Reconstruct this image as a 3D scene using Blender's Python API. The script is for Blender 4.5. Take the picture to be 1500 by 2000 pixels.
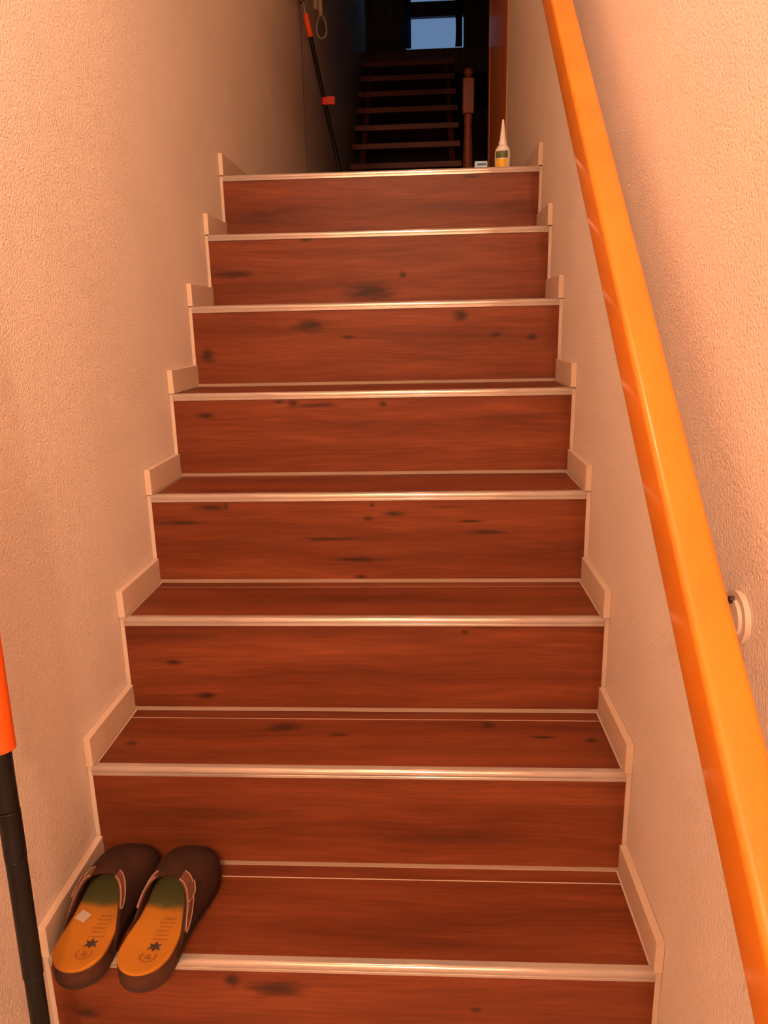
import bpy, bmesh, math, random
from mathutils import Vector, Matrix

for o in list(bpy.data.objects):
    bpy.data.objects.remove(o, do_unlink=True)
scene = bpy.context.scene
C = scene.collection
PI = math.pi

# ------------------------------------------------------------------ camera
FPX, YAW, PITCH, ROLL = 1450.0, 0.0562, -0.2497, -0.0212
CAM = Vector((0.1222, -0.8979, 0.9208))
fwd = Vector((-math.sin(YAW) * math.cos(PITCH), math.cos(YAW) * math.cos(PITCH), math.sin(PITCH)))
r0 = Vector((math.cos(YAW), math.sin(YAW), 0.0))
u0 = r0.cross(fwd)
right = r0 * math.cos(ROLL) + u0 * math.sin(ROLL)
up = -r0 * math.sin(ROLL) + u0 * math.cos(ROLL)
cam_data = bpy.data.cameras.new('camera')
cam_data.sensor_fit = 'VERTICAL'
cam_data.sensor_height = 24.0
cam_data.sensor_width = 18.0
cam_data.lens = FPX / 2000.0 * 24.0
cam_data.clip_start = 0.02
cam = bpy.data.objects.new('camera', cam_data)
C.objects.link(cam)
cam.matrix_world = Matrix(((right.x, up.x, -fwd.x, CAM.x), (right.y, up.y, -fwd.y, CAM.y),
                           (right.z, up.z, -fwd.z, CAM.z), (0, 0, 0, 1)))
scene.camera = cam

# ------------------------------------------------------------------ dusk sky outside, exposure, lamp settings
world = bpy.data.worlds.new('dusk_sky')
scene.world = world
world.use_nodes = True
wbg = world.node_tree.nodes['Background']
wbg.inputs['Color'].default_value = (0.127, 0.223, 0.402, 1)
wbg.inputs['Strength'].default_value = 1.0
vs = scene.view_settings
vs.view_transform = 'Standard'
vs.look = 'None'
vs.gamma = 1.0
vs.exposure = -0.06
vs.use_curve_mapping = False
HALL_CEIL = 2.16
LAMP_POS = (-0.06, -0.10, 1.98)          # globe lamp over the foot of the stairs
LAMP_RADIUS = 0.105
LAMP_STRENGTH = 37.0
HALL_POS = (0.11, -2.30, 2.00)           # globe lamp at the back of the hall
HALL_RADIUS = 0.052
HALL_STRENGTH = 1380.0
STAIR_POS = (0.10, 1.45, 2.75)           # globe lamp over the head of the stairs
STAIR_RADIUS = 0.06
STAIR_STRENGTH = 38.0
LAMP_COLOR = (1.0, 0.60, 0.37, 1)
STAIR_COLOR = (1.0, 0.47, 0.20, 1)

# ------------------------------------------------------------------ helpers
def rgba(c):
    return (c[0], c[1], c[2], 1.0)

def material(name, color, rough=0.6, metallic=0.0, spec=0.5, coat=0.0, bump=None, var=None, emission=None):
    m = bpy.data.materials.new(name)
    m.use_nodes = True
    nt = m.node_tree
    b = nt.nodes['Principled BSDF']
    b.inputs['Base Color'].default_value = rgba(color)
    b.inputs['Roughness'].default_value = rough
    b.inputs['Metallic'].default_value = metallic
    b.inputs['Specular IOR Level'].default_value = spec
    if coat:
        b.inputs['Coat Weight'].default_value = coat
        b.inputs['Coat Roughness'].default_value = 0.08
    tc = nt.nodes.new('ShaderNodeTexCoord')
    if var:                                    # (scale, amount, stretch xyz)
        sc, amt, st = var
        mp = nt.nodes.new('ShaderNodeMapping')
        mp.inputs['Scale'].default_value = st
        nt.links.new(tc.outputs['Object'], mp.inputs['Vector'])
        n = nt.nodes.new('ShaderNodeTexNoise')
        n.inputs['Scale'].default_value = sc
        n.inputs['Detail'].default_value = 5
        nt.links.new(mp.outputs['Vector'], n.inputs['Vector'])
        r = nt.nodes.new('ShaderNodeValToRGB')
        r.color_ramp.elements[0].position = 0.3
        r.color_ramp.elements[1].position = 0.7
        r.color_ramp.elements[0].color = rgba([c * (1 - amt) for c in color])
        r.color_ramp.elements[1].color = rgba([min(1, c * (1 + amt)) for c in color])
        nt.links.new(n.outputs['Fac'], r.inputs['Fac'])
        nt.links.new(r.outputs['Color'], b.inputs['Base Color'])
    if bump:                                   # (scale, strength, distance)
        sc, stg, dist = bump
        n = nt.nodes.new('ShaderNodeTexNoise')
        n.inputs['Scale'].default_value = sc
        n.inputs['Detail'].default_value = 3
        nt.links.new(tc.outputs['Object'], n.inputs['Vector'])
        bp = nt.nodes.new('ShaderNodeBump')
        bp.inputs['Strength'].default_value = stg
        bp.inputs['Distance'].default_value = dist
        nt.links.new(n.outputs['Fac'], bp.inputs['Height'])
        nt.links.new(bp.outputs['Normal'], b.inputs['Normal'])
    if emission:
        b.inputs['Emission Color'].default_value = emission[0]
        b.inputs['Emission Strength'].default_value = emission[1]
    return m

def wood_tile(name, seed, axis, knots=(), bands=1.0):
    """Wood-look tile. axis 'z' for risers, 'y' for treads; knots = (x, v, rx, rv) in the tile's own metres."""
    m = bpy.data.materials.new(name)
    m.use_nodes = True
    nt = m.node_tree
    L = nt.links
    N = nt.nodes.new
    b = nt.nodes['Principled BSDF']
    b.inputs['Roughness'].default_value = 0.42
    b.inputs['Specular IOR Level'].default_value = 0.16
    tc = N('ShaderNodeTexCoord')
    sep = N('ShaderNodeSeparateXYZ')
    L.new(tc.outputs['Object'], sep.inputs[0])
    v = sep.outputs['Z'] if axis == 'z' else sep.outputs['Y']
    cmb = N('ShaderNodeCombineXYZ')
    L.new(sep.outputs['X'], cmb.inputs['X'])
    L.new(v, cmb.inputs['Y'])
    # slow warp so that the grain runs in gentle waves
    wn = N('ShaderNodeTexNoise')
    wn.inputs['Scale'].default_value = 4.0
    wn.inputs['Detail'].default_value = 2
    off = N('ShaderNodeVectorMath')
    off.operation = 'ADD'
    off.inputs[1].default_value = (seed * 3.7, seed * 1.9, seed * 0.7)
    L.new(cmb.outputs[0], off.inputs[0])
    L.new(off.outputs[0], wn.inputs['Vector'])
    wm = N('ShaderNodeMath')
    wm.operation = 'MULTIPLY_ADD'
    wm.inputs[1].default_value = 0.028
    L.new(wn.outputs['Fac'], wm.inputs[0])
    L.new(v, wm.inputs[2])
    cmb2 = N('ShaderNodeCombineXYZ')
    L.new(sep.outputs['X'], cmb2.inputs['X'])
    L.new(wm.outputs[0], cmb2.inputs['Y'])
    cmb2.inputs['Z'].default_value = seed * 2.3

    def noise(sx, sy, detail):
        mp = N('ShaderNodeMapping')
        mp.inputs['Scale'].default_value = (sx, sy, 1)
        mp.inputs['Location'].default_value = (seed * 1.3, seed * 5.1, 0)
        L.new(cmb2.outputs[0], mp.inputs['Vector'])
        n = N('ShaderNodeTexNoise')
        n.inputs['Scale'].default_value = 1.0
        n.inputs['Detail'].default_value = detail
        n.inputs['Roughness'].default_value = 0.6
        L.new(mp.outputs[0], n.inputs['Vector'])
        return n.outputs['Fac']
    broad = noise(1.7, 17, 3)
    fine = noise(9, 210, 4)
    r1 = N('ShaderNodeValToRGB')
    cr = r1.color_ramp
    cr.elements[0].position = 0.28
    cr.elements[0].color = (0.103, 0.0243, 0.0098, 1)
    cr.elements[1].position = 0.72
    cr.elements[1].color = (0.222, 0.059, 0.0235, 1)
    e = cr.elements.new(0.5)
    e.color = (0.166, 0.0412, 0.0165, 1)
    L.new(broad, r1.inputs['Fac'])
    r2 = N('ShaderNodeMapRange')
    r2.inputs['From Min'].default_value = 0.3
    r2.inputs['From Max'].default_value = 0.7
    r2.inputs['To Min'].default_value = 0.80
    r2.inputs['To Max'].default_value = 1.14
    L.new(fine, r2.inputs['Value'])
    mul = N('ShaderNodeMix')
    mul.data_type = 'RGBA'
    mul.blend_type = 'MULTIPLY'
    mul.inputs['Factor'].default_value = 1.0
    L.new(r1.outputs['Color'], mul.inputs['A'])
    L.new(r2.outputs['Result'], mul.inputs['B'])
    col = mul.outputs['Result']
    if knots:
        kn = N('ShaderNodeTexNoise')
        kn.inputs['Scale'].default_value = 60
        kn.inputs['Detail'].default_value = 3
        km = N('ShaderNodeMapping')
        km.inputs['Scale'].default_value = (0.35, 1.6, 1)
        L.new(cmb.outputs[0], km.inputs['Vector'])
        L.new(km.outputs[0], kn.inputs['Vector'])
        acc = None
        for (kx, kv, rx, rv) in knots:
            s = N('ShaderNodeVectorMath')
            s.operation = 'SUBTRACT'
            s.inputs[1].default_value = (kx, kv, 0)
            L.new(cmb.outputs[0], s.inputs[0])
            q = N('ShaderNodeVectorMath')
            q.operation = 'MULTIPLY'
            q.inputs[1].default_value = (1 / rx, 1 / rv, 0)
            L.new(s.outputs[0], q.inputs[0])
            ln = N('ShaderNodeVectorMath')
            ln.operation = 'LENGTH'
            L.new(q.outputs[0], ln.inputs[0])
            ad = N('ShaderNodeMath')
            ad.operation = 'MULTIPLY_ADD'
            ad.inputs[1].default_value = 1.5
            L.new(kn.outputs['Fac'], ad.inputs[0])
            L.new(ln.outputs['Value'], ad.inputs[2])
            mr = N('ShaderNodeMapRange')
            mr.interpolation_type = 'SMOOTHSTEP'
            mr.inputs['From Min'].default_value = 0.90
            mr.inputs['From Max'].default_value = 2.25
            mr.inputs['To Min'].default_value = 0.86 if rx < 0.08 else 0.40
            mr.inputs['To Max'].default_value = 0.0
            L.new(ad.outputs[0], mr.inputs['Value'])
            if acc is None:
                acc = mr.outputs['Result']
            else:
                mx = N('ShaderNodeMath')
                mx.operation = 'MAXIMUM'
                L.new(acc, mx.inputs[0])
                L.new(mr.outputs['Result'], mx.inputs[1])
                acc = mx.outputs[0]
        mk = N('ShaderNodeMix')
        mk.data_type = 'RGBA'
        L.new(acc, mk.inputs['Factor'])
        L.new(col, mk.inputs['A'])
        mk.inputs['B'].default_value = (0.030, 0.013, 0.009, 1)
        col = mk.outputs['Result']
    L.new(col, b.inputs['Base Color'])
    bp = N('ShaderNodeBump')
    bp.inputs['Strength'].default_value = 0.12
    bp.inputs['Distance'].default_value = 0.001
    L.new(fine, bp.inputs['Height'])
    L.new(bp.outputs['Normal'], b.inputs['Normal'])
    return m

def add_box(bm, x0, x1, y0, y1, z0, z1):
    vs_ = [bm.verts.new(p) for p in ((x0, y0, z0), (x1, y0, z0), (x1, y1, z0), (x0, y1, z0),
                                     (x0, y0, z1), (x1, y0, z1), (x1, y1, z1), (x0, y1, z1))]
    for f in ((0, 3, 2, 1), (4, 5, 6, 7), (0, 1, 5, 4), (1, 2, 6, 5), (2, 3, 7, 6), (3, 0, 4, 7)):
        bm.faces.new([vs_[i] for i in f])

def frame_of(d):
    d = d.normalized()
    a = Vector((0, 0, 1)) if abs(d.z) < 0.9 else Vector((1, 0, 0))
    s = d.cross(a).normalized()
    return s, s.cross(d).normalized()

def add_tube(bm, pts, rad, seg=12, closed=False):
    pts = [Vector(p) for p in pts]
    n = len(pts)
    rads = rad if isinstance(rad, (list, tuple)) else [rad] * n
    rings = []
    ref = None
    for i, p in enumerate(pts):
        a = pts[i - 1] if (i > 0 or closed) else p
        c = pts[(i + 1) % n] if (i < n - 1 or closed) else p
        d = (c - a).normalized()
        if ref is None:
            s, t = frame_of(d)
        else:
            s = (ref - d * ref.dot(d)).normalized()
            t = s.cross(d).normalized()
        ref = s
        rings.append([bm.verts.new(p + (s * math.cos(2 * PI * k / seg) + t * math.sin(2 * PI * k / seg)) * rads[i]) for k in range(seg)])
    for i in range(n if closed else n - 1):
        A, B = rings[i], rings[(i + 1) % n]
        for k in range(seg):
            bm.faces.new((A[k], A[(k + 1) % seg], B[(k + 1) % seg], B[k]))
    if not closed:
        bm.faces.new(rings[0][::-1])
        bm.faces.new(rings[-1])

def add_lathe(bm, prof, seg=24, origin=(0, 0, 0)):
    o = Vector(origin)
    rings = [[bm.verts.new(o + Vector((r * math.cos(2 * PI * k / seg), r * math.sin(2 * PI * k / seg), z))) for k in range(seg)] for r, z in prof]
    for A, B in zip(rings, rings[1:]):
        for k in range(seg):
            bm.faces.new((A[k], A[(k + 1) % seg], B[(k + 1) % seg], B[k]))
    bm.faces.new(rings[0][::-1])
    bm.faces.new(rings[-1])

def add_prism(bm, poly, axis_pts):
    """poly: list of (a,b); axis_pts: function (a,b,t)->xyz for t = 0,1."""
    A = [bm.verts.new(axis_pts(a, b_, 0)) for a, b_ in poly]
    B = [bm.verts.new(axis_pts(a, b_, 1)) for a, b_ in poly]
    n = len(poly)
    for i in range(n):
        bm.faces.new((A[i], A[(i + 1) % n], B[(i + 1) % n], B[i]))
    bm.faces.new(A[::-1])
    bm.faces.new(B)

def obj(name, bm, mat, parent=None, smooth=False, loc=None, bevel=0.0, autosmooth=True):
    bmesh.ops.recalc_face_normals(bm, faces=bm.faces)
    me = bpy.data.meshes.new(name)
    bm.to_mesh(me)
    bm.free()
    me.materials.append(mat)
    if smooth:
        me.polygons.foreach_set('use_smooth', [True] * len(me.polygons))
        if autosmooth:
            try:
                me.set_sharp_from_angle(angle=math.radians(40))
            except Exception:
                pass
    o = bpy.data.objects.new(name, me)
    C.objects.link(o)
    if loc:
        o.location = loc
    if parent:
        o.parent = parent
    if bevel:
        md = o.modifiers.new('bevel', 'BEVEL')
        md.width = bevel
        md.segments = 2
        md.limit_method = 'ANGLE'
    return o

def box_obj(name, dims, mat, parent=None, bevel=0.0, loc=None):
    bm = bmesh.new()
    add_box(bm, *dims)
    return obj(name, bm, mat, parent, bevel=bevel, loc=loc)

def tag(o, label, cat, group=None, kind=None):
    o['label'] = label
    o['category'] = cat
    if group:
        o['group'] = group
    if kind:
        o['kind'] = kind
    return o

def thing(name, label, cat, loc=(0, 0, 0), group=None, kind=None):
    o = bpy.data.objects.new(name, None)
    o.empty_display_size = 0.05
    C.objects.link(o)
    o.location = loc
    return tag(o, label, cat, group, kind)

# ------------------------------------------------------------------ materials
M = {}
M['plaster'] = material('plaster_wall', (0.84, 0.73, 0.655), 0.9, spec=0.2, bump=(260, 0.62, 0.0042), var=(5, 0.03, (1, 1, 1)))
M['plaster_plain'] = material('plaster_plain', (0.82, 0.75, 0.68), 0.9, spec=0.2)
M['dark_wall'] = material('dark_timber_wall', (0.10, 0.065, 0.05), 0.85, spec=0.2, var=(3, 0.3, (12, 1, 0.6)))
M['grout'] = material('pale_grout', (0.66, 0.53, 0.44), 0.8, spec=0.3)
M['grout_dark'] = material('greyed_grout', (0.36, 0.26, 0.20), 0.85, spec=0.2)
M['skirting'] = material('beige_skirting', (0.68, 0.53, 0.42), 0.45, spec=0.35)
M['nosing'] = material('matt_aluminium', (0.55, 0.465, 0.425), 0.11, metallic=0.45, spec=0.6)
M['bounce_tile'] = material('bounce_hall_tile', (0.52, 0.42, 0.35), 0.5, var=(3, 0.08, (1, 1, 1)))  # unseen hall floor, pale tone added to bounce light up the walls
M['hall_floor'] = material('hall_floor_tile', (0.26, 0.08, 0.04), 0.5, var=(4, 0.2, (1, 8, 1)))
M['rail'] = material('varnished_rail_wood', (0.72, 0.22, 0.010), 0.42, coat=0.4, var=(3, 0.10, (4, 1, 4)))
M['door'] = material('orange_door_wood', (0.62, 0.21, 0.045), 0.45, coat=0.2, var=(3, 0.14, (6, 6, 0.8)))
M['dark_wood'] = material('dark_stair_wood', (0.19, 0.040, 0.018), 0.5, var=(3, 0.2, (2, 8, 8)))
M['newel'] = material('newel_wood', (0.34, 0.085, 0.026), 0.45, var=(3, 0.15, (8, 8, 1)))
M['black'] = material('black_lacquer', (0.008, 0.007, 0.007), 0.4, spec=0.2)
M['orange'] = material('orange_plastic', (0.82, 0.11, 0.006), 0.45)
M['red'] = material('red_plastic', (0.80, 0.035, 0.02), 0.4)
M['metal'] = material('grey_metal', (0.45, 0.44, 0.43), 0.35, metallic=0.9)
M['dark_metal'] = material('dark_metal', (0.10, 0.08, 0.07), 0.4, metallic=0.8)
M['cream'] = material('cream_plastic', (0.74, 0.58, 0.45), 0.5)
M['white'] = material('white_plastic', (0.85, 0.82, 0.78), 0.4)
M['label_green'] = material('dark_green_label', (0.10, 0.12, 0.04), 0.5)
M['label_yellow'] = material('yellow_label', (0.85, 0.50, 0.03), 0.5)
M['suede'] = material('dark_brown_suede', (0.042, 0.017, 0.012), 0.95, spec=0.15, bump=(500, 0.4, 0.001), var=(40, 0.25, (1, 1, 1)))
M['sole'] = material('brown_sole', (0.068, 0.024, 0.014), 0.8, spec=0.25, var=(120, 0.2, (1, 1, 1)))
M['outsole'] = material('dark_outsole', (0.05, 0.022, 0.016), 0.7, spec=0.25)
M['strap'] = material('brown_leather_strap', (0.125, 0.042, 0.024), 0.6)
M['stitch'] = material('pale_thread', (0.30, 0.17, 0.11), 0.8)
M['ink'] = material('dark_print', (0.20, 0.07, 0.015), 0.8)
M['ink_dark'] = material('darker_print', (0.05, 0.025, 0.018), 0.8)
M['paper'] = material('white_paper', (0.50, 0.40, 0.35), 0.8)
M['rosette'] = material('painted_rosette', (0.66, 0.53, 0.44), 0.6, spec=0.3)
M['box_daylight'] = material('daylight_blue_card', (0.45, 0.72, 0.95), 0.6)  # blue tint in the colour stands in for cool daylight on the card
M['box_ink'] = material('blue_print', (0.06, 0.12, 0.25), 0.6)
M['window_frame'] = material('dark_window_frame', (0.035, 0.025, 0.02), 0.6)
M['curtain'] = material('dark_curtain', (0.012, 0.012, 0.016), 0.9)

def glass_mat():
    m = bpy.data.materials.new('window_glass')
    m.use_nodes = True
    nt = m.node_tree
    b = nt.nodes['Principled BSDF']
    out = nt.nodes['Material Output']
    b.inputs['Base Color'].default_value = (0.9, 0.95, 1, 1)
    b.inputs['Roughness'].default_value = 0.03
    tr = nt.nodes.new('ShaderNodeBsdfTransparent')
    mix = nt.nodes.new('ShaderNodeMixShader')
    mix.inputs['Fac'].default_value = 0.05
    nt.links.new(tr.outputs[0], mix.inputs[1])
    nt.links.new(b.outputs[0], mix.inputs[2])
    nt.links.new(mix.outputs[0], out.inputs['Surface'])
    return m
M['glass'] = glass_mat()

def blue_cloth():
    m = bpy.data.materials.new('blue_cloth')
    m.use_nodes = True
    nt = m.node_tree
    out = nt.nodes['Material Output']
    tl = nt.nodes.new('ShaderNodeBsdfTranslucent')
    tl.inputs['Color'].default_value = (0.16, 0.17, 0.24, 1)
    nt.links.new(tl.outputs[0], out.inputs['Surface'])
    return m
M['blue_cloth'] = blue_cloth()

def footbed_mat():
    m = bpy.data.materials.new('footbed_suede')
    m.use_nodes = True
    nt = m.node_tree
    b = nt.nodes['Principled BSDF']
    b.inputs['Roughness'].default_value = 0.9
    b.inputs['Specular IOR Level'].default_value = 0.2
    tc = nt.nodes.new('ShaderNodeTexCoord')
    sep = nt.nodes.new('ShaderNodeSeparateXYZ')
    nt.links.new(tc.outputs['Object'], sep.inputs[0])
    n = nt.nodes.new('ShaderNodeTexNoise')
    n.inputs['Scale'].default_value = 28
    nt.links.new(tc.outputs['Object'], n.inputs['Vector'])
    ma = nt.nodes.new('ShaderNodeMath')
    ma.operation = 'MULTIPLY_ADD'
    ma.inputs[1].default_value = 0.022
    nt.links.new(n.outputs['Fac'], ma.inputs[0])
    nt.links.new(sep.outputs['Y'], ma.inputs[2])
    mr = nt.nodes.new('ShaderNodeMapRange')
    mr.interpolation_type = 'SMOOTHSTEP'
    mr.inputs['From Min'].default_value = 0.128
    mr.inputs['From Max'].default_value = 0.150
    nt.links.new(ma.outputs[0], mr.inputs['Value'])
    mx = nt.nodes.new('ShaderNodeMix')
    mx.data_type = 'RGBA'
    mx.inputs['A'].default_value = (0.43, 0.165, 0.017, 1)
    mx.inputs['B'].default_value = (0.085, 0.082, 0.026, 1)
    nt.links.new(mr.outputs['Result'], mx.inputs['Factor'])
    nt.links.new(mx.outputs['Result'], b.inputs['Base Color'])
    return m
M['footbed'] = footbed_mat()

# ------------------------------------------------------------------ main dimensions
Y = [-0.0026, 0.2016, 0.3962, 0.5954, 0.7917, 0.9900, 1.1871, 1.3886]
Z = [-0.0012, 0.1907, 0.3844, 0.5788, 0.7713, 0.9686, 1.1576, 1.3404]
WX = 0.462                    # wall faces at x = -WX, +WX
FLOOR = -0.192
LAND = Z[7]
UP_FLOOR = 3.39
FAR_Y = 8.2
TOP = 5.5

def structure(name, dims, mat, label, cat, parent=None):
    o = box_obj(name, dims, mat, parent)
    if parent is None:
        tag(o, label, cat, kind='structure')
    return o

# ------------------------------------------------------------------ room shell
structure('wall_left', (-WX - 0.14, -WX, -3.2, 3.150, -0.35, TOP), M['plaster'],
          'rough beige plaster wall on the side without a handrail', 'wall')
structure('wall_left_landing', (-WX - 0.14, -WX - 0.006, 3.156, FAR_Y + 0.1, LAND - 0.1, TOP), M['plaster_plain'],
          'smooth plaster wall beside the upper landing beyond the seam', 'wall')
structure('trim_1', (-WX - 0.03, -WX + 0.0025, 3.150, 3.156, LAND, TOP), M['dark_metal'],
          'thin dark vertical seam strip in the plaster wall of the landing', 'trim')
structure('wall_right', (WX, WX + 0.14, -3.2, 2.39, -0.35, TOP), M['plaster'],
          'rough beige plaster wall that carries the handrail', 'wall')
structure('wall_right_landing', (WX, WX + 0.14, 2.39, 3.27, LAND + 2.03, TOP), M['plaster_plain'],
          'plaster wall above the wooden door', 'wall')
structure('wall_side_room', (WX + 0.14, 1.5, 3.17, 3.27, LAND - 0.1, TOP), M['dark_wall'],
          'dark wall of the side passage behind the wooden door', 'wall')
structure('wall_passage', (1.5, 1.6, 3.17, FAR_Y + 0.1, LAND - 0.1, TOP), M['dark_wall'],
          'dark timber wall of the passage beside the open-tread stairs', 'wall')
# hall where the photographer stands
structure('wall_back', (-WX, WX, -3.3, -3.2, -0.35, 3.0), M['plaster_plain'], 'plaster wall at the end of the lower hall', 'wall')
structure('floor', (-WX, WX, -3.2, Y[0] + 0.0035, FLOOR - 0.15, FLOOR), M['bounce_tile'], 'unseen tiled floor of the lower hall, paled to bounce light', 'floor')
structure('ceiling', (-WX, WX, -3.2, 0.25, HALL_CEIL, HALL_CEIL + 0.12), M['plaster_plain'], 'plain pale ceiling over the lower hall', 'ceiling')
bm = bmesh.new()
add_prism(bm, [(0.25, HALL_CEIL), (0.25, HALL_CEIL + 0.15), (3.75, TOP), (3.90, TOP)], lambda a, b_, t: (-WX if t == 0 else WX, a, b_))
o = obj('ceiling_sloped', bm, M['plaster_plain'])
tag(o, 'sloping plaster ceiling rising above the tiled stairs', 'ceiling', kind='structure')
structure('ceiling_upper', (-WX - 0.14, 1.6, 3.7, FAR_Y + 0.1, TOP, TOP + 0.1), M['dark_wall'], 'dark ceiling above the upper stairwell', 'ceiling')
# landing and upper floor
structure('floor_landing', (-WX - 0.006, WX, Y[7] + 0.03, 3.27, LAND - 0.15, LAND), M['hall_floor'], 'wood-look floor of the landing at the head of the tiled stairs', 'floor')
structure('floor_passage', (-WX - 0.006, 1.5, 3.27, FAR_Y, LAND - 0.15, LAND), M['hall_floor'], 'dark floor under the open-tread wooden stairs', 'floor')
structure('floor_upper', (-WX - 0.006, 1.5, 6.93, FAR_Y, UP_FLOOR - 0.2, UP_FLOOR), M['dark_wall'], 'dark wooden floor at the head of the open-tread stairs', 'floor')

# far wall with a dark framed window (two lights, one above the other)
wx0, wx1, wz0, wz1 = -0.06, 0.60, 3.79, 4.95
bm = bmesh.new()
orect = [(-WX - 0.006, LAND), (1.5, LAND), (1.5, TOP), (-WX - 0.006, TOP)]
irect = [(wx0, wz0), (wx1, wz0), (wx1, wz1), (wx0, wz1)]
vv = [[[bm.verts.new((a, y_, b_)) for a, b_ in rc] for rc in (orect, irect)] for y_ in (FAR_Y, FAR_Y + 0.12)]
for k in range(4):
    k2 = (k + 1) % 4
    for side in (0, 1):
        bm.faces.new((vv[side][0][k], vv[side][0][k2], vv[side][1][k2], vv[side][1][k]))
    for rc in (0, 1):
        bm.faces.new((vv[0][rc][k], vv[0][rc][k2], vv[1][rc][k2], vv[1][rc][k]))
o = obj('wall_far', bm, M['dark_wall'])
tag(o, 'dark end wall of the stairwell around the small window', 'wall', kind='structure')
win = thing('window_1', 'dark framed window with dusk-blue sky at the head of the far stairs', 'window', (0, FAR_Y + 0.06, wz0), kind='structure')
bm = bmesh.new()
fz = 0.0
H = wz1 - wz0
add_box(bm, wx0, wx0 + 0.02, -0.03, 0.03, 0, H)
add_box(bm, wx1 - 0.015, wx1, -0.03, 0.03, 0, H)
add_box(bm, wx0 + 0.02, wx1 - 0.015, -0.03, 0.03, 0, 0.02)
add_box(bm, wx0 + 0.02, wx1 - 0.015, -0.03, 0.03, 0.33, 0.475)
add_box(bm, wx0 + 0.02, wx1 - 0.015, -0.03, 0.03, H - 0.02, H)
obj('window_frame', bm, M['window_frame'], win)
for z0, z1 in ((0.02, 0.33), (0.475, H - 0.02)):
    box_obj('pane', (wx0 + 0.02, wx1 - 0.015, -0.004, 0.004, z0, z1), M['glass'], win)

def drape(name, label, x0, x1, z0, z1, y, mat, wav):
    bm_ = bmesh.new()
    nz, nx = 14, 8
    for k in (0, 1):
        rows = []
        for j in range(nz + 1):
            t = j / nz
            zz = z0 + (z1 - z0) * t
            row = []
            for i in range(nx + 1):
                s = i / nx
                xx = x0 + wav * math.sin(t * 11) * (1 - s) + (x1 - x0) * s
                row.append(bm_.verts.new((xx, y + 0.008 * math.sin(s * 14) + 0.004 * k, zz)))
            rows.append(row)
        for j in range(nz):
            for i in range(nx):
                bm_.faces.new((rows[j][i], rows[j][i + 1], rows[j + 1][i + 1], rows[j + 1][i]))
    o_ = obj(name, bm_, mat, smooth=True)
    return tag(o_, label, 'curtain')
drape('curtain', 'narrow dark blue curtain hanging against the lit window pane', -0.06, 0.015, 3.80, 4.93, FAR_Y - 0.03, M['blue_cloth'], 0.0)
drape('curtain', 'black curtain with an uneven edge hanging beside the window pane', 0.492, 0.566, 3.80, 4.93, FAR_Y - 0.03, M['curtain'], 0.006)

# ------------------------------------------------------------------ tiled staircase
KNOTS = {
    7: [(0.261, -0.023, 0.029, 0.005), (-0.347, -0.12, 0.105, 0.019)],
    6: [(-0.189, -0.017, 0.017, 0.008), (-0.02, -0.156, 0.066, 0.023), (0.069, -0.114, 0.01, 0.01), (-0.398, -0.101, 0.056, 0.01)],
    5: [(-0.159, -0.053, 0.036, 0.016), (-0.064, -0.081, 0.015, 0.005), (-0.422, -0.12, 0.018, 0.018), (0.214, -0.034, 0.018, 0.012), (0.3, -0.082, 0.015, 0.006), (0.39, -0.09, 0.015, 0.009)],
    4: [(-0.176, -0.025, 0.014, 0.009), (-0.208, -0.021, 0.012, 0.004), (-0.12, -0.03, 0.047, 0.006), (0.03, -0.028, 0.009, 0.006), (0.321, -0.062, 0.126, 0.007), (-0.382, -0.05, 0.024, 0.007)],
    3: [(-0.328, -0.028, 0.038, 0.007), (-0.295, -0.026, 0.008, 0.007), (-0.397, -0.061, 0.05, 0.005), (0.014, -0.024, 0.005, 0.005), (0.057, -0.045, 0.024, 0.006), (0.004, -0.054, 0.01, 0.005), (0.165, -0.03, 0.032, 0.0015), (-0.013, -0.143, 0.054, 0.006), (-0.014, -0.182, 0.015, 0.005), (0.218, -0.061, 0.027, 0.003), (0.25, -0.085, 0.043, 0.006), (-0.082, -0.098, 0.065, 0.004)],
    2: [(-0.365, -0.092, 0.016, 0.005), (-0.308, -0.163, 0.02, 0.007), (0.226, -0.014, 0.021, 0.006), (0.196, -0.028, 0.006, 0.004), (-0.368, -0.038, 0.119, 0.008)],
    1: [(-0.235, -0.089, 0.143, 0.01), (0.18, -0.132, 0.174, 0.01)],
    0: [(-0.173, -0.035, 0.011, 0.013), (-0.106, -0.049, 0.041, 0.016), (-0.405, -0.105, 0.021, 0.008), (0.194, -0.078, 0.009, 0.005)],
}
TKNOTS = {1: [(-0.148, 0.136, 0.034, 0.016), (-0.411, 0.076, 0.014, 0.010), (0.237, 0.15, 0.015, 0.011), (0.417, 0.1, 0.012, 0.008), (0.332, 0.109, 0.023, 0.006), (-0.039, 0.111, 0.019, 0.005)]}

stairs = thing('tiled_staircase', 'wood-look tiled staircase with pale metal nosings between plaster walls', 'staircase', (0, 0, FLOOR))
def S(z):
    return z - FLOOR
# pale mortar core, a few millimetres behind the tile faces: it shows in the joints
poly = [(Y[0] + 0.0036, S(FLOOR))]
for n in range(8):
    zt = S(Z[n]) - 0.0008
    poly.append((Y[n] + 0.0036, zt))
    if n < 7:
        poly.append((Y[n + 1] + 0.0036, zt))
poly.append((Y[7] + 0.03, S(Z[7]) - 0.0025))
poly.append((Y[7] + 0.03, S(Z[7]) - 0.4))
poly.append((Y[0] + 0.25, S(FLOOR)))
bm = bmesh.new()
add_prism(bm, poly, lambda a, b_, t: (-WX + 0.0005 if t == 0 else WX - 0.0005, a, b_))
obj('mortar_core', bm, M['grout'], stairs)

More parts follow.
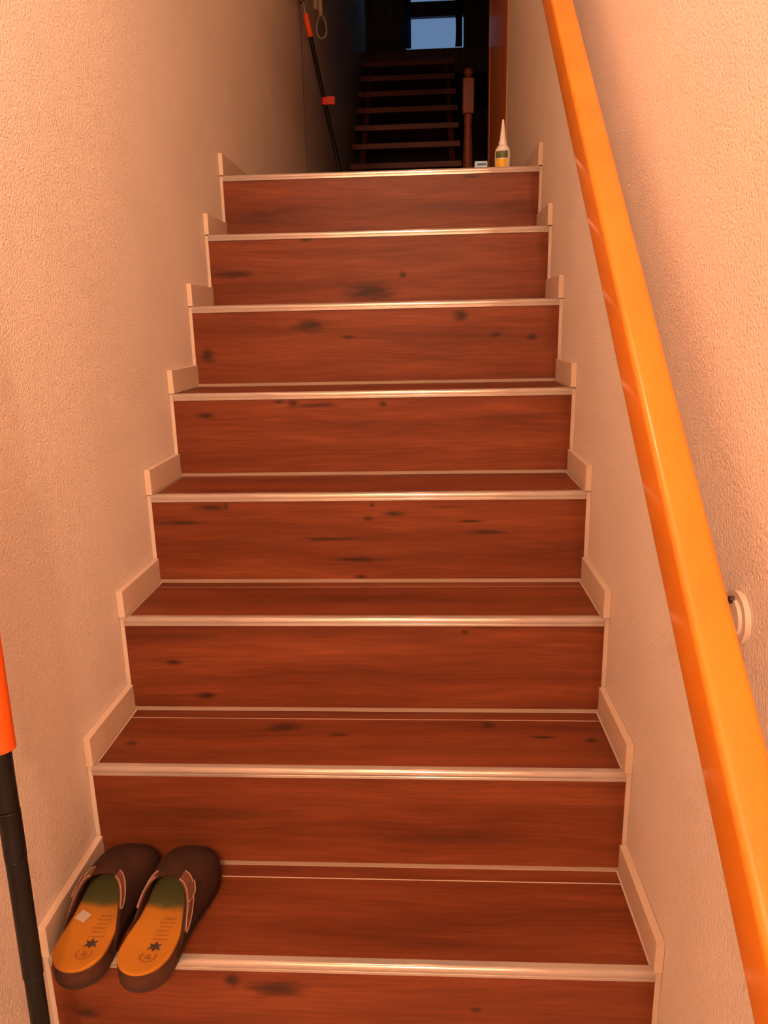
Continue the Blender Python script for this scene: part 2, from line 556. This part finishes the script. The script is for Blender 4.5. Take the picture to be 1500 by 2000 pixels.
nose_prof = [(0.000, -0.0155), (-0.0008, -0.0148), (-0.0010, -0.0105), (-0.0006, -0.0100), (-0.0006, -0.0094), (-0.0010, -0.0089), (-0.0010, -0.0060)]
for k in range(7):
    a = k / 6 * PI / 2
    nose_prof.append((0.0050 - 0.0060 * math.cos(a), -0.0046 + 0.0056 * math.sin(a)))
nose_prof += [(0.0130, 0.0010), (0.0140, -0.0015), (0.0060, -0.0015), (0.0060, -0.0155)]
bm = bmesh.new()
add_prism(bm, nose_prof, lambda a, b_, t: (-0.4525 if t == 0 else 0.4525, a, b_))
nose0 = obj('nosing', bm, M['nosing'], stairs, smooth=True)
for n in range(8):
    yn, zn = Y[n], Z[n]
    zb = Z[n - 1] if n else FLOOR
    # riser
    box_obj('riser', (-0.453, 0.453, 0.0, 0.008, zb - zn + 0.0075, -0.0155), wood_tile('riser_tile', 1.0 + n * 2.17, 'z', KNOTS.get(n, ())),
            stairs, loc=(0, yn + 0.0025, S(zn)))
    box_obj('joint', (-0.449, 0.449, 0.0003, 0.004, zb - zn, zb - zn + 0.0072), M['grout_dark'], stairs, loc=(0, yn + 0.0025, S(zn)))
    # nosing
    if n == 0:
        nose0.location = (0, yn, S(zn))
    else:
        c = nose0.copy()
        C.objects.link(c)
        c.parent = stairs
        c.location = (0, yn, S(zn))
    if n < 7:
        dp = Y[n + 1] - yn
        mt = wood_tile('tread_tile', 31.0 + n * 1.71, 'y', TKNOTS.get(n, ()))
        box_obj('tread', (-0.4465, 0.4465, 0.0135, dp - 0.0285, -0.008, 0.0), mt, stairs, loc=(0, yn, S(zn)))
        box_obj('tread_strip', (-0.4465, 0.4465, dp - 0.0253, dp + 0.0015, -0.008, 0.0), wood_tile('strip_tile', 51.0 + n * 1.3, 'y'), stairs, loc=(0, yn, S(zn)))
        for s in (-1, 1):
            xs = sorted((s * (WX - 0.0005), s * 0.4490))
            box_obj('skirting_tile', (xs[0], xs[1], -0.001, dp + 0.0015, 0.0012, 0.0545), M['skirting'], stairs, bevel=0.0008, loc=(0, yn, S(zn)))
    else:
        for s, ln in ((-1, 1.75), (1, 0.90)):
            xs = sorted((s * (WX - 0.0005), s * 0.4490))
            box_obj('skirting_tile', (xs[0], xs[1], -0.001, ln, 0.0012, 0.0600), M['skirting'], stairs, bevel=0.0008, loc=(0, yn, S(zn)))

# ------------------------------------------------------------------ handrail on the right wall
rail = thing('handrail', 'varnished orange wooden handrail fixed along the plaster wall', 'handrail', (0.392, -0.75, FLOOR))
def rl(p):
    return (p[0] - 0.392, p[1] + 0.75, p[2] - FLOOR)
sl = 0.90
d = Vector((0, 1, sl)).normalized()
nrm = Vector((0, -sl, 1)).normalized()
def rail_pt(y_, u, v):         # centre line: top face z = 0.863 + 0.9 y
    hgt = 0.058
    c = Vector((0.3895, y_, 0.863 + sl * y_)) - nrm * (hgt / 2)
    return c + Vector((1, 0, 0)) * u + nrm * v
sec = []
hw, hh, rr = 0.0205, 0.029, 0.0075
for cx, cy, a0 in ((hw - rr, hh - rr, 0), (-hw + rr, hh - rr, PI / 2), (-hw + rr, -hh + rr, PI), (hw - rr, -hh + rr, 1.5 * PI)):
    for k in range(6):
        a = a0 + k / 5 * PI / 2
        sec.append((cx + rr * math.cos(a), cy + rr * math.sin(a)))
bm = bmesh.new()
add_prism(bm, sec, lambda a, b_, t: rl(rail_pt(-0.75 if t == 0 else 1.35, a, b_)))
obj('rail', bm, M['rail'], rail, smooth=True)
for yb in (-0.128, 1.05):
    cz = 0.863 + sl * yb - 0.145
    bm = bmesh.new()
    for (rad, x0, x1) in ((0.030, WX - 0.006, WX), (0.022, WX - 0.010, WX - 0.006)):
        add_tube(bm, [rl((x0, yb, cz)), rl((x1, yb, cz))], rad, 28)
    ro = obj('wall_rosette', bm, M['rosette'], rail, smooth=True)
    bm = bmesh.new()
    pr = rail_pt(yb, 0, -0.029)
    pts = [(WX - 0.008, yb, cz), (WX - 0.035, yb, cz), (0.405, yb, cz + 0.010), (0.394, yb, cz + 0.030), (0.392, yb, 0.863 + sl * yb - 0.072)]
    add_tube(bm, [rl(p_) for p_ in pts], 0.006, 10)
    obj('bracket_arm', bm, M['metal'], rail, smooth=True)
    for dz in (-0.021, 0.021):
        bm = bmesh.new()
        add_tube(bm, [rl((WX - 0.008, yb, cz + dz)), rl((WX - 0.0125, yb, cz + dz))], 0.0042, 10)
        obj('screw', bm, M['dark_metal'], rail, smooth=True)

# ------------------------------------------------------------------ pendant globe lamps of the hall (above and behind the frame)
def globe_lamp(label, pos, rad, strength, top, color=LAMP_COLOR):
    lamp = thing('pendant_lamp', label, 'lamp', (pos[0], pos[1], top))
    dz = pos[2] - top
    bm_ = bmesh.new()
    add_lathe(bm_, [(0.05, 0.0), (0.05, -0.02), (0.035, -0.03), (0.03, dz + rad * 0.9)], 24)
    obj('mount', bm_, M['white'], lamp, smooth=True)
    glow = material('lit_lamp_glass', (0.9, 0.85, 0.8), 0.4, emission=(color, strength))
    bm_ = bmesh.new()
    bmesh.ops.create_icosphere(bm_, subdivisions=2, radius=rad, matrix=Matrix.Translation((0, 0, dz)))
    obj('globe', bm_, glow, lamp, smooth=True, autosmooth=False)
globe_lamp('round glowing glass lamp hanging over the foot of the stairs', LAMP_POS, LAMP_RADIUS, LAMP_STRENGTH, HALL_CEIL)
globe_lamp('round glowing glass lamp hanging at the back of the hall', HALL_POS, HALL_RADIUS, HALL_STRENGTH, HALL_CEIL)
globe_lamp('small round lamp hanging from the sloping ceiling over the stair head', STAIR_POS, STAIR_RADIUS, STAIR_STRENGTH, HALL_CEIL + (STAIR_POS[1] - 0.25) * (TOP - HALL_CEIL) / 3.65 - 0.03, STAIR_COLOR)

# ------------------------------------------------------------------ clogs on the lowest tread
CLOG_L = 0.272
CLOG_SCALE = 0.955
OUT_S = [0.0, 0.0006, 0.002, 0.005, 0.010, 0.018, 0.030, 0.045, 0.065, 0.100, 0.140, 0.180, 0.212, 0.238, 0.255, 0.264, 0.269, 0.2714, 0.272]
OUT_R = [0.0, 0.0068, 0.0122, 0.0188, 0.0258, 0.0325, 0.0380, 0.0402, 0.0405, 0.0395, 0.0432, 0.0490, 0.0500, 0.0450, 0.0350, 0.0250, 0.0155, 0.007, 0.0]   # outer side
OUT_M = [0.0, 0.0068, 0.0122, 0.0188, 0.0258, 0.0322, 0.0372, 0.0388, 0.0382, 0.0350, 0.0372, 0.0440, 0.0470, 0.0445, 0.0365, 0.0270, 0.0170, 0.008, 0.0]   # inner side
def interp(xs, ys, x):
    if x <= xs[0]:
        return ys[0]
    for a, b_, c, e in zip(xs, xs[1:], ys, ys[1:]):
        if x <= b_:
            t = (x - a) / (b_ - a)
            return c + (e - c) * t
    return ys[-1]
def clog(name, label, side, loc, rotz, sticker):
    """side +1: right foot. Local +y is the toe, +x*side the outer side."""
    t = thing(name, label, 'shoe', loc, group='pair of clogs')
    t.rotation_euler = (0, 0, rotz)
    t.scale = (1.0, CLOG_SCALE, 1.0)
    ZF = 0.036
    def wl(s, r):
        a = interp(OUT_S, OUT_R if r * side > 0 else OUT_M, s)
        return a
    def fz(s, x):              # footbed height
        return ZF + 0.004 * (abs(x) / 0.04) ** 2 + 0.004 * max(0, (0.06 - s) / 0.06) ** 2 * 0 - 0.002 * math.exp(-((s - 0.05) / 0.03) ** 2)
    ss = [CLOG_L * (0.5 - 0.5 * math.cos(PI * i / 48)) for i in range(49)]
    def layer(nm, z0, z1, grow0, grow1, mat, cap=True):
        bm_ = bmesh.new()
        ringpts = []
        for s in ss:
            ringpts.append((wl(s, 1), s))
        for s in ss[-2:0:-1]:
            ringpts.append((-wl(s, -1), s))
        zs = [z0, z0 + (z1 - z0) * 0.5, z1]
        gs = [grow0, max(grow0, grow1) + 0.0004, grow1]
        rings = []
        for zz, g in zip(zs, gs):
            ring = []
            for (x, s) in ringpts:
                v = Vector((x, s - CLOG_L / 2, 0))
                l = v.length
                v = v * ((l + g) / l)
                ring.append(bm_.verts.new((v.x, v.y + CLOG_L / 2, zz)))
            rings.append(ring)
        n_ = len(ringpts)
        for A, B in zip(rings, rings[1:]):
            for k in range(n_):
                bm_.faces.new((A[k], A[(k + 1) % n_], B[(k + 1) % n_], B[k]))
        bm_.faces.new(rings[0][::-1])
        bm_.faces.new(rings[-1])
        return obj(nm, bm_, mat, t, smooth=True)
    layer('outsole', 0.0, 0.010, -0.002, 0.0, M['outsole'])
    layer('midsole', 0.010, 0.0315, 0.0006, 0.001, M['sole'])
    # footbed: dished suede sheet with a thin edge
    bm_ = bmesh.new()
    cols = 24
    grid = []
    for s in ss[1:-1]:
        row = []
        for j in range(cols + 1):
            f = -1 + 2 * j / cols
            x = (wl(s, 1) if f > 0 else wl(s, -1)) * f * 0.985
            row.append(bm_.verts.new((x, s, fz(s, x))))
        grid.append(row)
    for A, B in zip(grid, grid[1:]):
        for j in range(cols):
            bm_.faces.new((A[j], A[j + 1], B[j + 1], B[j]))
    fb = obj('footbed', bm_, M['footbed'], t, smooth=True, autosmooth=False)
    md = fb.modifiers.new('thick', 'SOLIDIFY')
    md.thickness = 0.006
    md.offset = -1
    # upper: clog vamp, open at the back
    HS = [0.05, 0.09, 0.13, 0.165, 0.20, 0.23, 0.25, 0.263, 0.2725]
    HH = [0.080, 0.084, 0.086, 0.084, 0.077, 0.067, 0.056, 0.044, 0.020]
    def upper_pt(th, s, out=0.0):
        cth, sth = math.cos(th), math.sin(th)
        w_ = (wl(s, 1) if cth > 0 else wl(s, -1)) + 0.0015 + out
        hh_ = interp(HS, HH, s) + out
        zb = 0.016
        x = w_ * math.copysign(abs(cth) ** 0.62, cth)
        z = zb + (hh_ - zb) * max(0, sth) ** 0.80
        return Vector((x, s + out * max(0, (s - 0.2) / 0.07), z))
    def s_open(th):
        return 0.055 + 0.085 * math.sin(th) ** 0.9
    nt_, ns_ = 28, 22
    bm_ = bmesh.new()
    rows = []
    for j in range(ns_ + 1):
        f = j / ns_
        f = 1 - (1 - f) ** 1.7
        row = []
        for i in range(nt_ + 1):
            th = PI * i / nt_
            s = s_open(th) + (0.2722 - s_open(th)) * f
            row.append(bm_.verts.new(upper_pt(th, s)))
        rows.append(row)
    for A, B in zip(rows, rows[1:]):
        for i in range(nt_):
            bm_.faces.new((A[i], A[i + 1], B[i + 1], B[i]))
    upo = obj('upper', bm_, M['suede'], t, smooth=True, autosmooth=False)
    md = upo.modifiers.new('thick', 'SOLIDIFY')
    md.thickness = 0.0028
    md.offset = 0.6
    # straps with stitched edges, outer side with a covered buckle
    def ribbon(nm, th0, th1, wid, out, off0, off1, mat, parent, stitch=True):
        n_ = 16
        L_, R_ = [], []
        for i in range(n_ + 1):
            f = i / n_
            th = th0 + (th1 - th0) * f
            sb = s_open(th) + off0 + (off1 - off0) * f
            narrow = 1.0 if f < 0.86 else math.sqrt(max(0.05, 1 - ((f - 0.86) / 0.14) ** 2))
            L_.append((th, sb + wid / 2 * (1 - narrow)))
            R_.append((th, sb + wid / 2 * (1 + narrow)))
        bmr = bmesh.new()
        A = [bmr.verts.new(upper_pt(a, b_, out)) for a, b_ in L_]
        B = [bmr.verts.new(upper_pt(a, b_, out)) for a, b_ in R_]
        A2 = [bmr.verts.new(upper_pt(a, b_, out - 0.0022)) for a, b_ in L_]
        B2 = [bmr.verts.new(upper_pt(a, b_, out - 0.0022)) for a, b_ in R_]
        for i in range(n_):
            bmr.faces.new((A[i], A[i + 1], B[i + 1], B[i]))
            bmr.faces.new((A2[i], B2[i], B2[i + 1], A2[i + 1]))
            bmr.faces.new((A[i], A2[i], A2[i + 1], A[i + 1]))
            bmr.faces.new((B[i], B[i + 1], B2[i + 1], B2[i]))
        bmr.faces.new((A[0], B[0], B2[0], A2[0]))
        bmr.faces.new((A[-1], A2[-1], B2[-1], B[-1]))
        ob = obj(nm, bmr, mat, parent)
        if stitch:
            bms = bmesh.new()
            for E, sg in ((L_, 1), (R_, -1)):
                add_tube(bms, [upper_pt(a, b_ + sg * 0.0016, out + 0.0004) for a, b_ in E], 0.0010, 6)
            obj('stitching', bms, M['stitch'], ob)
        return ob
    TH = (lambda a: a) if side > 0 else (lambda a: PI - a)
    ribbon('strap', TH(1.30), TH(0.13), 0.024, 0.0042, -0.006, 0.010, M['strap'], t)
    ribbon('strap', TH(PI - 1.30), TH(PI - 0.45), 0.018, 0.0036, -0.005, 0.0, M['strap'], t)
    bk = ribbon('buckle', TH(0.88), TH(0.62), 0.029, 0.0075, -0.005, -0.002, M['strap'], t, stitch=True)
    # print on the footbed: an arc of marks, a leaf-like emblem and faint lines
    rnd = random.Random(4)
    ex, ey = 0.010, 0.034
    bmi = bmesh.new()
    def dash(x0, x1, s0, s1):
        v = [bmi.verts.new((x, s, fz(s, x) + 0.0011)) for x, s in ((x0, s0), (x1, s0), (x1, s1), (x0, s1))]
        bmi.faces.new(v)
    for k in range(14):
        a = math.radians(150 + k * 18)
        cx, cy = ex - 0.001 + 0.0115 * math.cos(a), ey - 0.002 + 0.0105 * math.sin(a)
        dash(cx - 0.0013, cx + 0.0013, cy - 0.0009, cy + 0.0009)
    for k in range(3):
        dash(ex - 0.006 + k * 0.001, ex + 0.005 - k * 0.0015, ey - 0.0065 + k * 0.0034, ey - 0.0048 + k * 0.0034)
    for li in range(6):
        s = 0.064 + li * 0.0080
        x = ex - 0.009 + 0.002 * (li % 2)
        while x < ex + 0.013:
            w_ = rnd.uniform(0.0012, 0.0032)
            dash(x, x + w_, s, s + 0.0019)
            x += w_ + 0.0012
    pr = obj('print', bmi, M['ink'], fb)
    pr['kind'] = 'stuff'
    bmi = bmesh.new()
    ecx, ecy = ex + 0.001, ey + 0.017
    star = ((0.0, 0.0085), (0.0022, 0.0035), (0.0075, 0.0045), (0.0048, 0.0005), (0.0085, -0.0050), (0.0030, -0.0030),
            (0.0, -0.0065), (-0.0030, -0.0030), (-0.0085, -0.0050), (-0.0048, 0.0005), (-0.0075, 0.0045), (-0.0022, 0.0035))
    cv = bmi.verts.new((ecx, ecy, fz(ecy, ecx) + 0.0012))
    ring = [bmi.verts.new((ecx + a * 1.3, ecy + b_ * 1.3, fz(ecy + b_ * 1.3, ecx + a * 1.3) + 0.0012)) for a, b_ in star]
    for k in range(12):
        bmi.faces.new((cv, ring[k], ring[(k + 1) % 12]))
    obj('emblem', bmi, M['ink_dark'], fb)
    if sticker:
        bmi = bmesh.new()
        q = []
        for (x, s) in ((-0.035, 0.094), (-0.018, 0.088), (-0.013, 0.106), (-0.030, 0.113)):
            q.append(bmi.verts.new((x, s, fz(s, x) + 0.0014)))
        bmi.faces.new(q)
        obj('sticker', bmi, M['paper'], fb)
    return t
clog('clog', 'dark brown suede clog with yellow footbed standing away from the wall', 1, (-0.295, -0.062, Z[0] + 0.0012), -0.085, False)
clog('clog', 'dark brown suede clog with a white sticker, standing against the skirting', -1, (-0.390, -0.060, Z[0] + 0.0012), -0.035, True)

# ------------------------------------------------------------------ telescopic pole leaning on the left wall by the stairs
def pole_at(z):
    k = (z - 0.015) / 0.287
    return Vector((-0.399 - 0.009 * k, -0.125 + 0.021 * k, z))
base = pole_at(FLOOR)
pole = thing('telescopic_pole', 'black pole with a wide orange grip leaning beside the clogs', 'pole', base)
def seg(nm, z0, z1, r, mat, sg=20, parent=pole):
    bm_ = bmesh.new()
    add_tube(bm_, [pole_at(z0) - base, pole_at(z1) - base], r, sg)
    return obj(nm, bm_, mat, parent, smooth=True, bevel=0.0015)
seg('shaft', FLOOR, 0.090, 0.0118, M['black'])
seg('shaft', 0.090, 0.262, 0.0130, M['black'])
seg('shaft', 0.262, 0.330, 0.0136, M['black'])
seg('shaft', 0.330, 1.25, 0.0130, M['black'])
seg('grip', 0.412, 0.80, 0.0190, M['orange'], 28)
seg('end_cap', 1.25, 1.28, 0.0140, M['orange'])

# ------------------------------------------------------------------ pole leaning on the landing wall
ptop, pbot = Vector((-0.420, 3.05, 2.335)), Vector((-0.222, 3.05, LAND + 0.005))
pole2 = thing('broom_pole', 'thin black pole with orange tip and red clip leaning on the landing wall', 'pole', (pbot.x, pbot.y, LAND))
def p2(f):
    return pbot + (ptop - pbot) * f - Vector((pbot.x, pbot.y, LAND))
def seg2(nm, f0, f1, r, mat):
    bm_ = bmesh.new()
    add_tube(bm_, [p2(f0), p2(f1)], r, 16)
    return obj(nm, bm_, mat, pole2, smooth=True)
seg2('shaft', 0.0, 0.91, 0.0105, M['black'])
seg2('grip', 0.902, 1.0, 0.0150, M['orange'])
seg2('hanger_stem', 1.0, 1.05, 0.0055, M['metal'])
bm = bmesh.new()
hc = p2(1.085)
add_tube(bm, [(hc.x + 0.014 * math.cos(a * PI / 10), hc.y, hc.z + 0.036 * math.sin(a * PI / 10)) for a in range(20)], 0.0045, 8, closed=True)
obj('hanger_loop', bm, M['dark_metal'], pole2, smooth=True)
bm = bmesh.new()
cc = p2(0.622)
add_tube(bm, [cc - Vector((0, 0, 0.016)), cc + Vector((0, 0, 0.016))], 0.0155, 16)
add_box(bm, cc.x + 0.008, cc.x + 0.050, cc.y - 0.010, cc.y + 0.010, cc.z - 0.014, cc.z + 0.020)
obj('clip', bm, M['red'], pole2)

# ------------------------------------------------------------------ wall phone with looped cord
ph = thing('wall_phone', 'cream wall-mounted handset with a looped hanging cord on the landing wall', 'phone', (-WX - 0.006, 3.78, 2.58))
box_obj('base', (0.0, 0.022, -0.055, 0.055, 0.02, 0.30), M['cream'], ph, bevel=0.004)
bm = bmesh.new()
add_box(bm, 0.022, 0.045, -0.020, 0.028, 0.0, 0.32)
obj('handset', bm, M['cream'], ph, bevel=0.008)
bm = bmesh.new()
pts = []
for k in range(25):
    a = -0.9 * PI + k / 24 * 1.8 * PI
    pts.append((0.034 + 0.030 * math.sin(a) * (0.4 + 0.6 * (1 + math.cos(a)) / 2 + 0.2), 0.0, -0.045 - 0.060 * math.cos(a)))
add_tube(bm, [(0.030, 0, 0.03)] + pts + [(0.036, 0, 0.03)], 0.0045, 8)
obj('cord', bm, M['cream'], ph, smooth=True)

# ------------------------------------------------------------------ glue bottle and small carton on the landing
bot = thing('glue_bottle', 'white plastic bottle with long nozzle and green-yellow label on the landing edge', 'bottle', (0.370, 1.60, LAND))
bm = bmesh.new()
add_lathe(bm, [(0.021, 0.0), (0.0235, 0.004), (0.0235, 0.078), (0.022, 0.086), (0.016, 0.096), (0.013, 0.098)], 28)
obj('body', bm, M['white'], bot, smooth=True)
bm = bmesh.new()
add_lathe(bm, [(0.0125, 0.098), (0.0125, 0.108), (0.0100, 0.112), (0.0030, 0.168), (0.0026, 0.171)], 20)
obj('nozzle', bm, M['white'], bot, smooth=True)
def wrap(nm, z0, z1, a0, a1, mat):
    bm_ = bmesh.new()
    n_ = 12
    A, B = [], []
    for k in range(n_ + 1):
        a = math.radians(a0 + (a1 - a0) * k / n_)
        A.append(bm_.verts.new((0.0240 * math.cos(a), 0.0240 * math.sin(a), z0)))
        B.append(bm_.verts.new((0.0240 * math.cos(a), 0.0240 * math.sin(a), z1)))
    for k in range(n_):
        bm_.faces.new((A[k], A[k + 1], B[k + 1], B[k]))
    return obj(nm, bm_, mat, bot)
wrap('label', 0.060, 0.080, 205, 305, M['label_green'])
wrap('label', 0.020, 0.058, 205, 300, M['label_yellow'])

car = thing('small_carton', 'small printed carton, tinted blue in place of daylight, standing on the landing beside the bottle', 'box', (0.311, 1.70, LAND))
box_obj('carton_body', (-0.020, 0.020, -0.015, 0.015, 0.0, 0.073), M['box_daylight'], car, bevel=0.001)
box_obj('print_band', (-0.012, 0.016, -0.0156, -0.0150, 0.060, 0.066), M['box_ink'], car)

# ------------------------------------------------------------------ wooden door in the right wall of the landing
door = thing('door_1', 'orange-brown wooden door and frame in the landing wall', 'door', (WX, 2.83, LAND), kind='structure')
for (a, b_) in ((-0.44, -0.365), (0.365, 0.44)):
    box_obj('door_frame', (-0.004, 0.14, a, b_, 0.0, 2.03), M['door'], door, bevel=0.001)
box_obj('door_frame', (-0.004, 0.14, -0.365, 0.365, 1.97, 2.03), M['door'], door, bevel=0.001)
box_obj('door_leaf', (-0.002, 0.040, -0.361, 0.361, 0.006, 1.966), M['door'], door)

# ------------------------------------------------------------------ open-tread wooden stairs beyond the landing
st2 = thing('wooden_stairs', 'dark open-tread wooden stairs climbing beyond the landing', 'staircase', (0, 4.4, LAND))
RAISE = 0.025
for i in range(-4, 7):
    yt, zt = 5.40 + 0.25 * i - 4.4, 2.25 + 0.19 * i - LAND + RAISE
    if i < 6:
        box_obj('tread', (-0.42, 0.42, yt, yt + 0.285, zt - 0.042, zt), M['dark_wood'], st2, bevel=0.004)
for xs in (-0.335, 0.355):
    bm = bmesh.new()
    y0, z0 = 5.40 - 0.25 * 4 - 4.4 + 0.05, 2.25 - 0.19 * 4 - LAND - 0.042 + RAISE
    y1, z1 = 5.40 + 0.25 * 6 - 4.4 + 0.03, 2.25 + 0.19 * 6 - LAND - 0.042 + RAISE
    add_prism(bm, [(y0, z0), (y1, z1), (y1, z1 - 0.22), (y0 + 0.20, 0.0), (y0, 0.0)], lambda a, b_, t: (xs - 0.02 + 0.04 * t, a, b_))
    obj('stringer', bm, M['dark_wood'], st2)
# newel post with ball
nw = (0.420, 4.36 - 4.4)
bm = bmesh.new()
add_lathe(bm, [(0.030, 0.0), (0.030, 0.06), (0.024, 0.09), (0.031, 0.20), (0.035, 0.40), (0.031, 0.62), (0.024, 0.80), (0.029, 0.83), (0.024, 0.86)], 20, (nw[0], nw[1], 0))
npost = obj('newel_post', bm, M['newel'], st2, smooth=True)
box_obj('newel_block', (nw[0] - 0.036, nw[0] + 0.036, nw[1] - 0.036, nw[1] + 0.036, 0.86, 1.065), M['newel'], st2, bevel=0.006)
bm = bmesh.new()
prof = [(0.022, 1.065), (0.018, 1.072)]
for k in range(9):
    a = -1.1 + k / 8 * (PI / 2 + 1.1)
    prof.append((max(0.002, 0.031 * math.cos(a)), 1.100 + 0.031 * math.sin(a)))
add_lathe(bm, prof, 20, (nw[0], nw[1], 0))
obj('newel_ball', bm, M['newel'], st2, smooth=True)
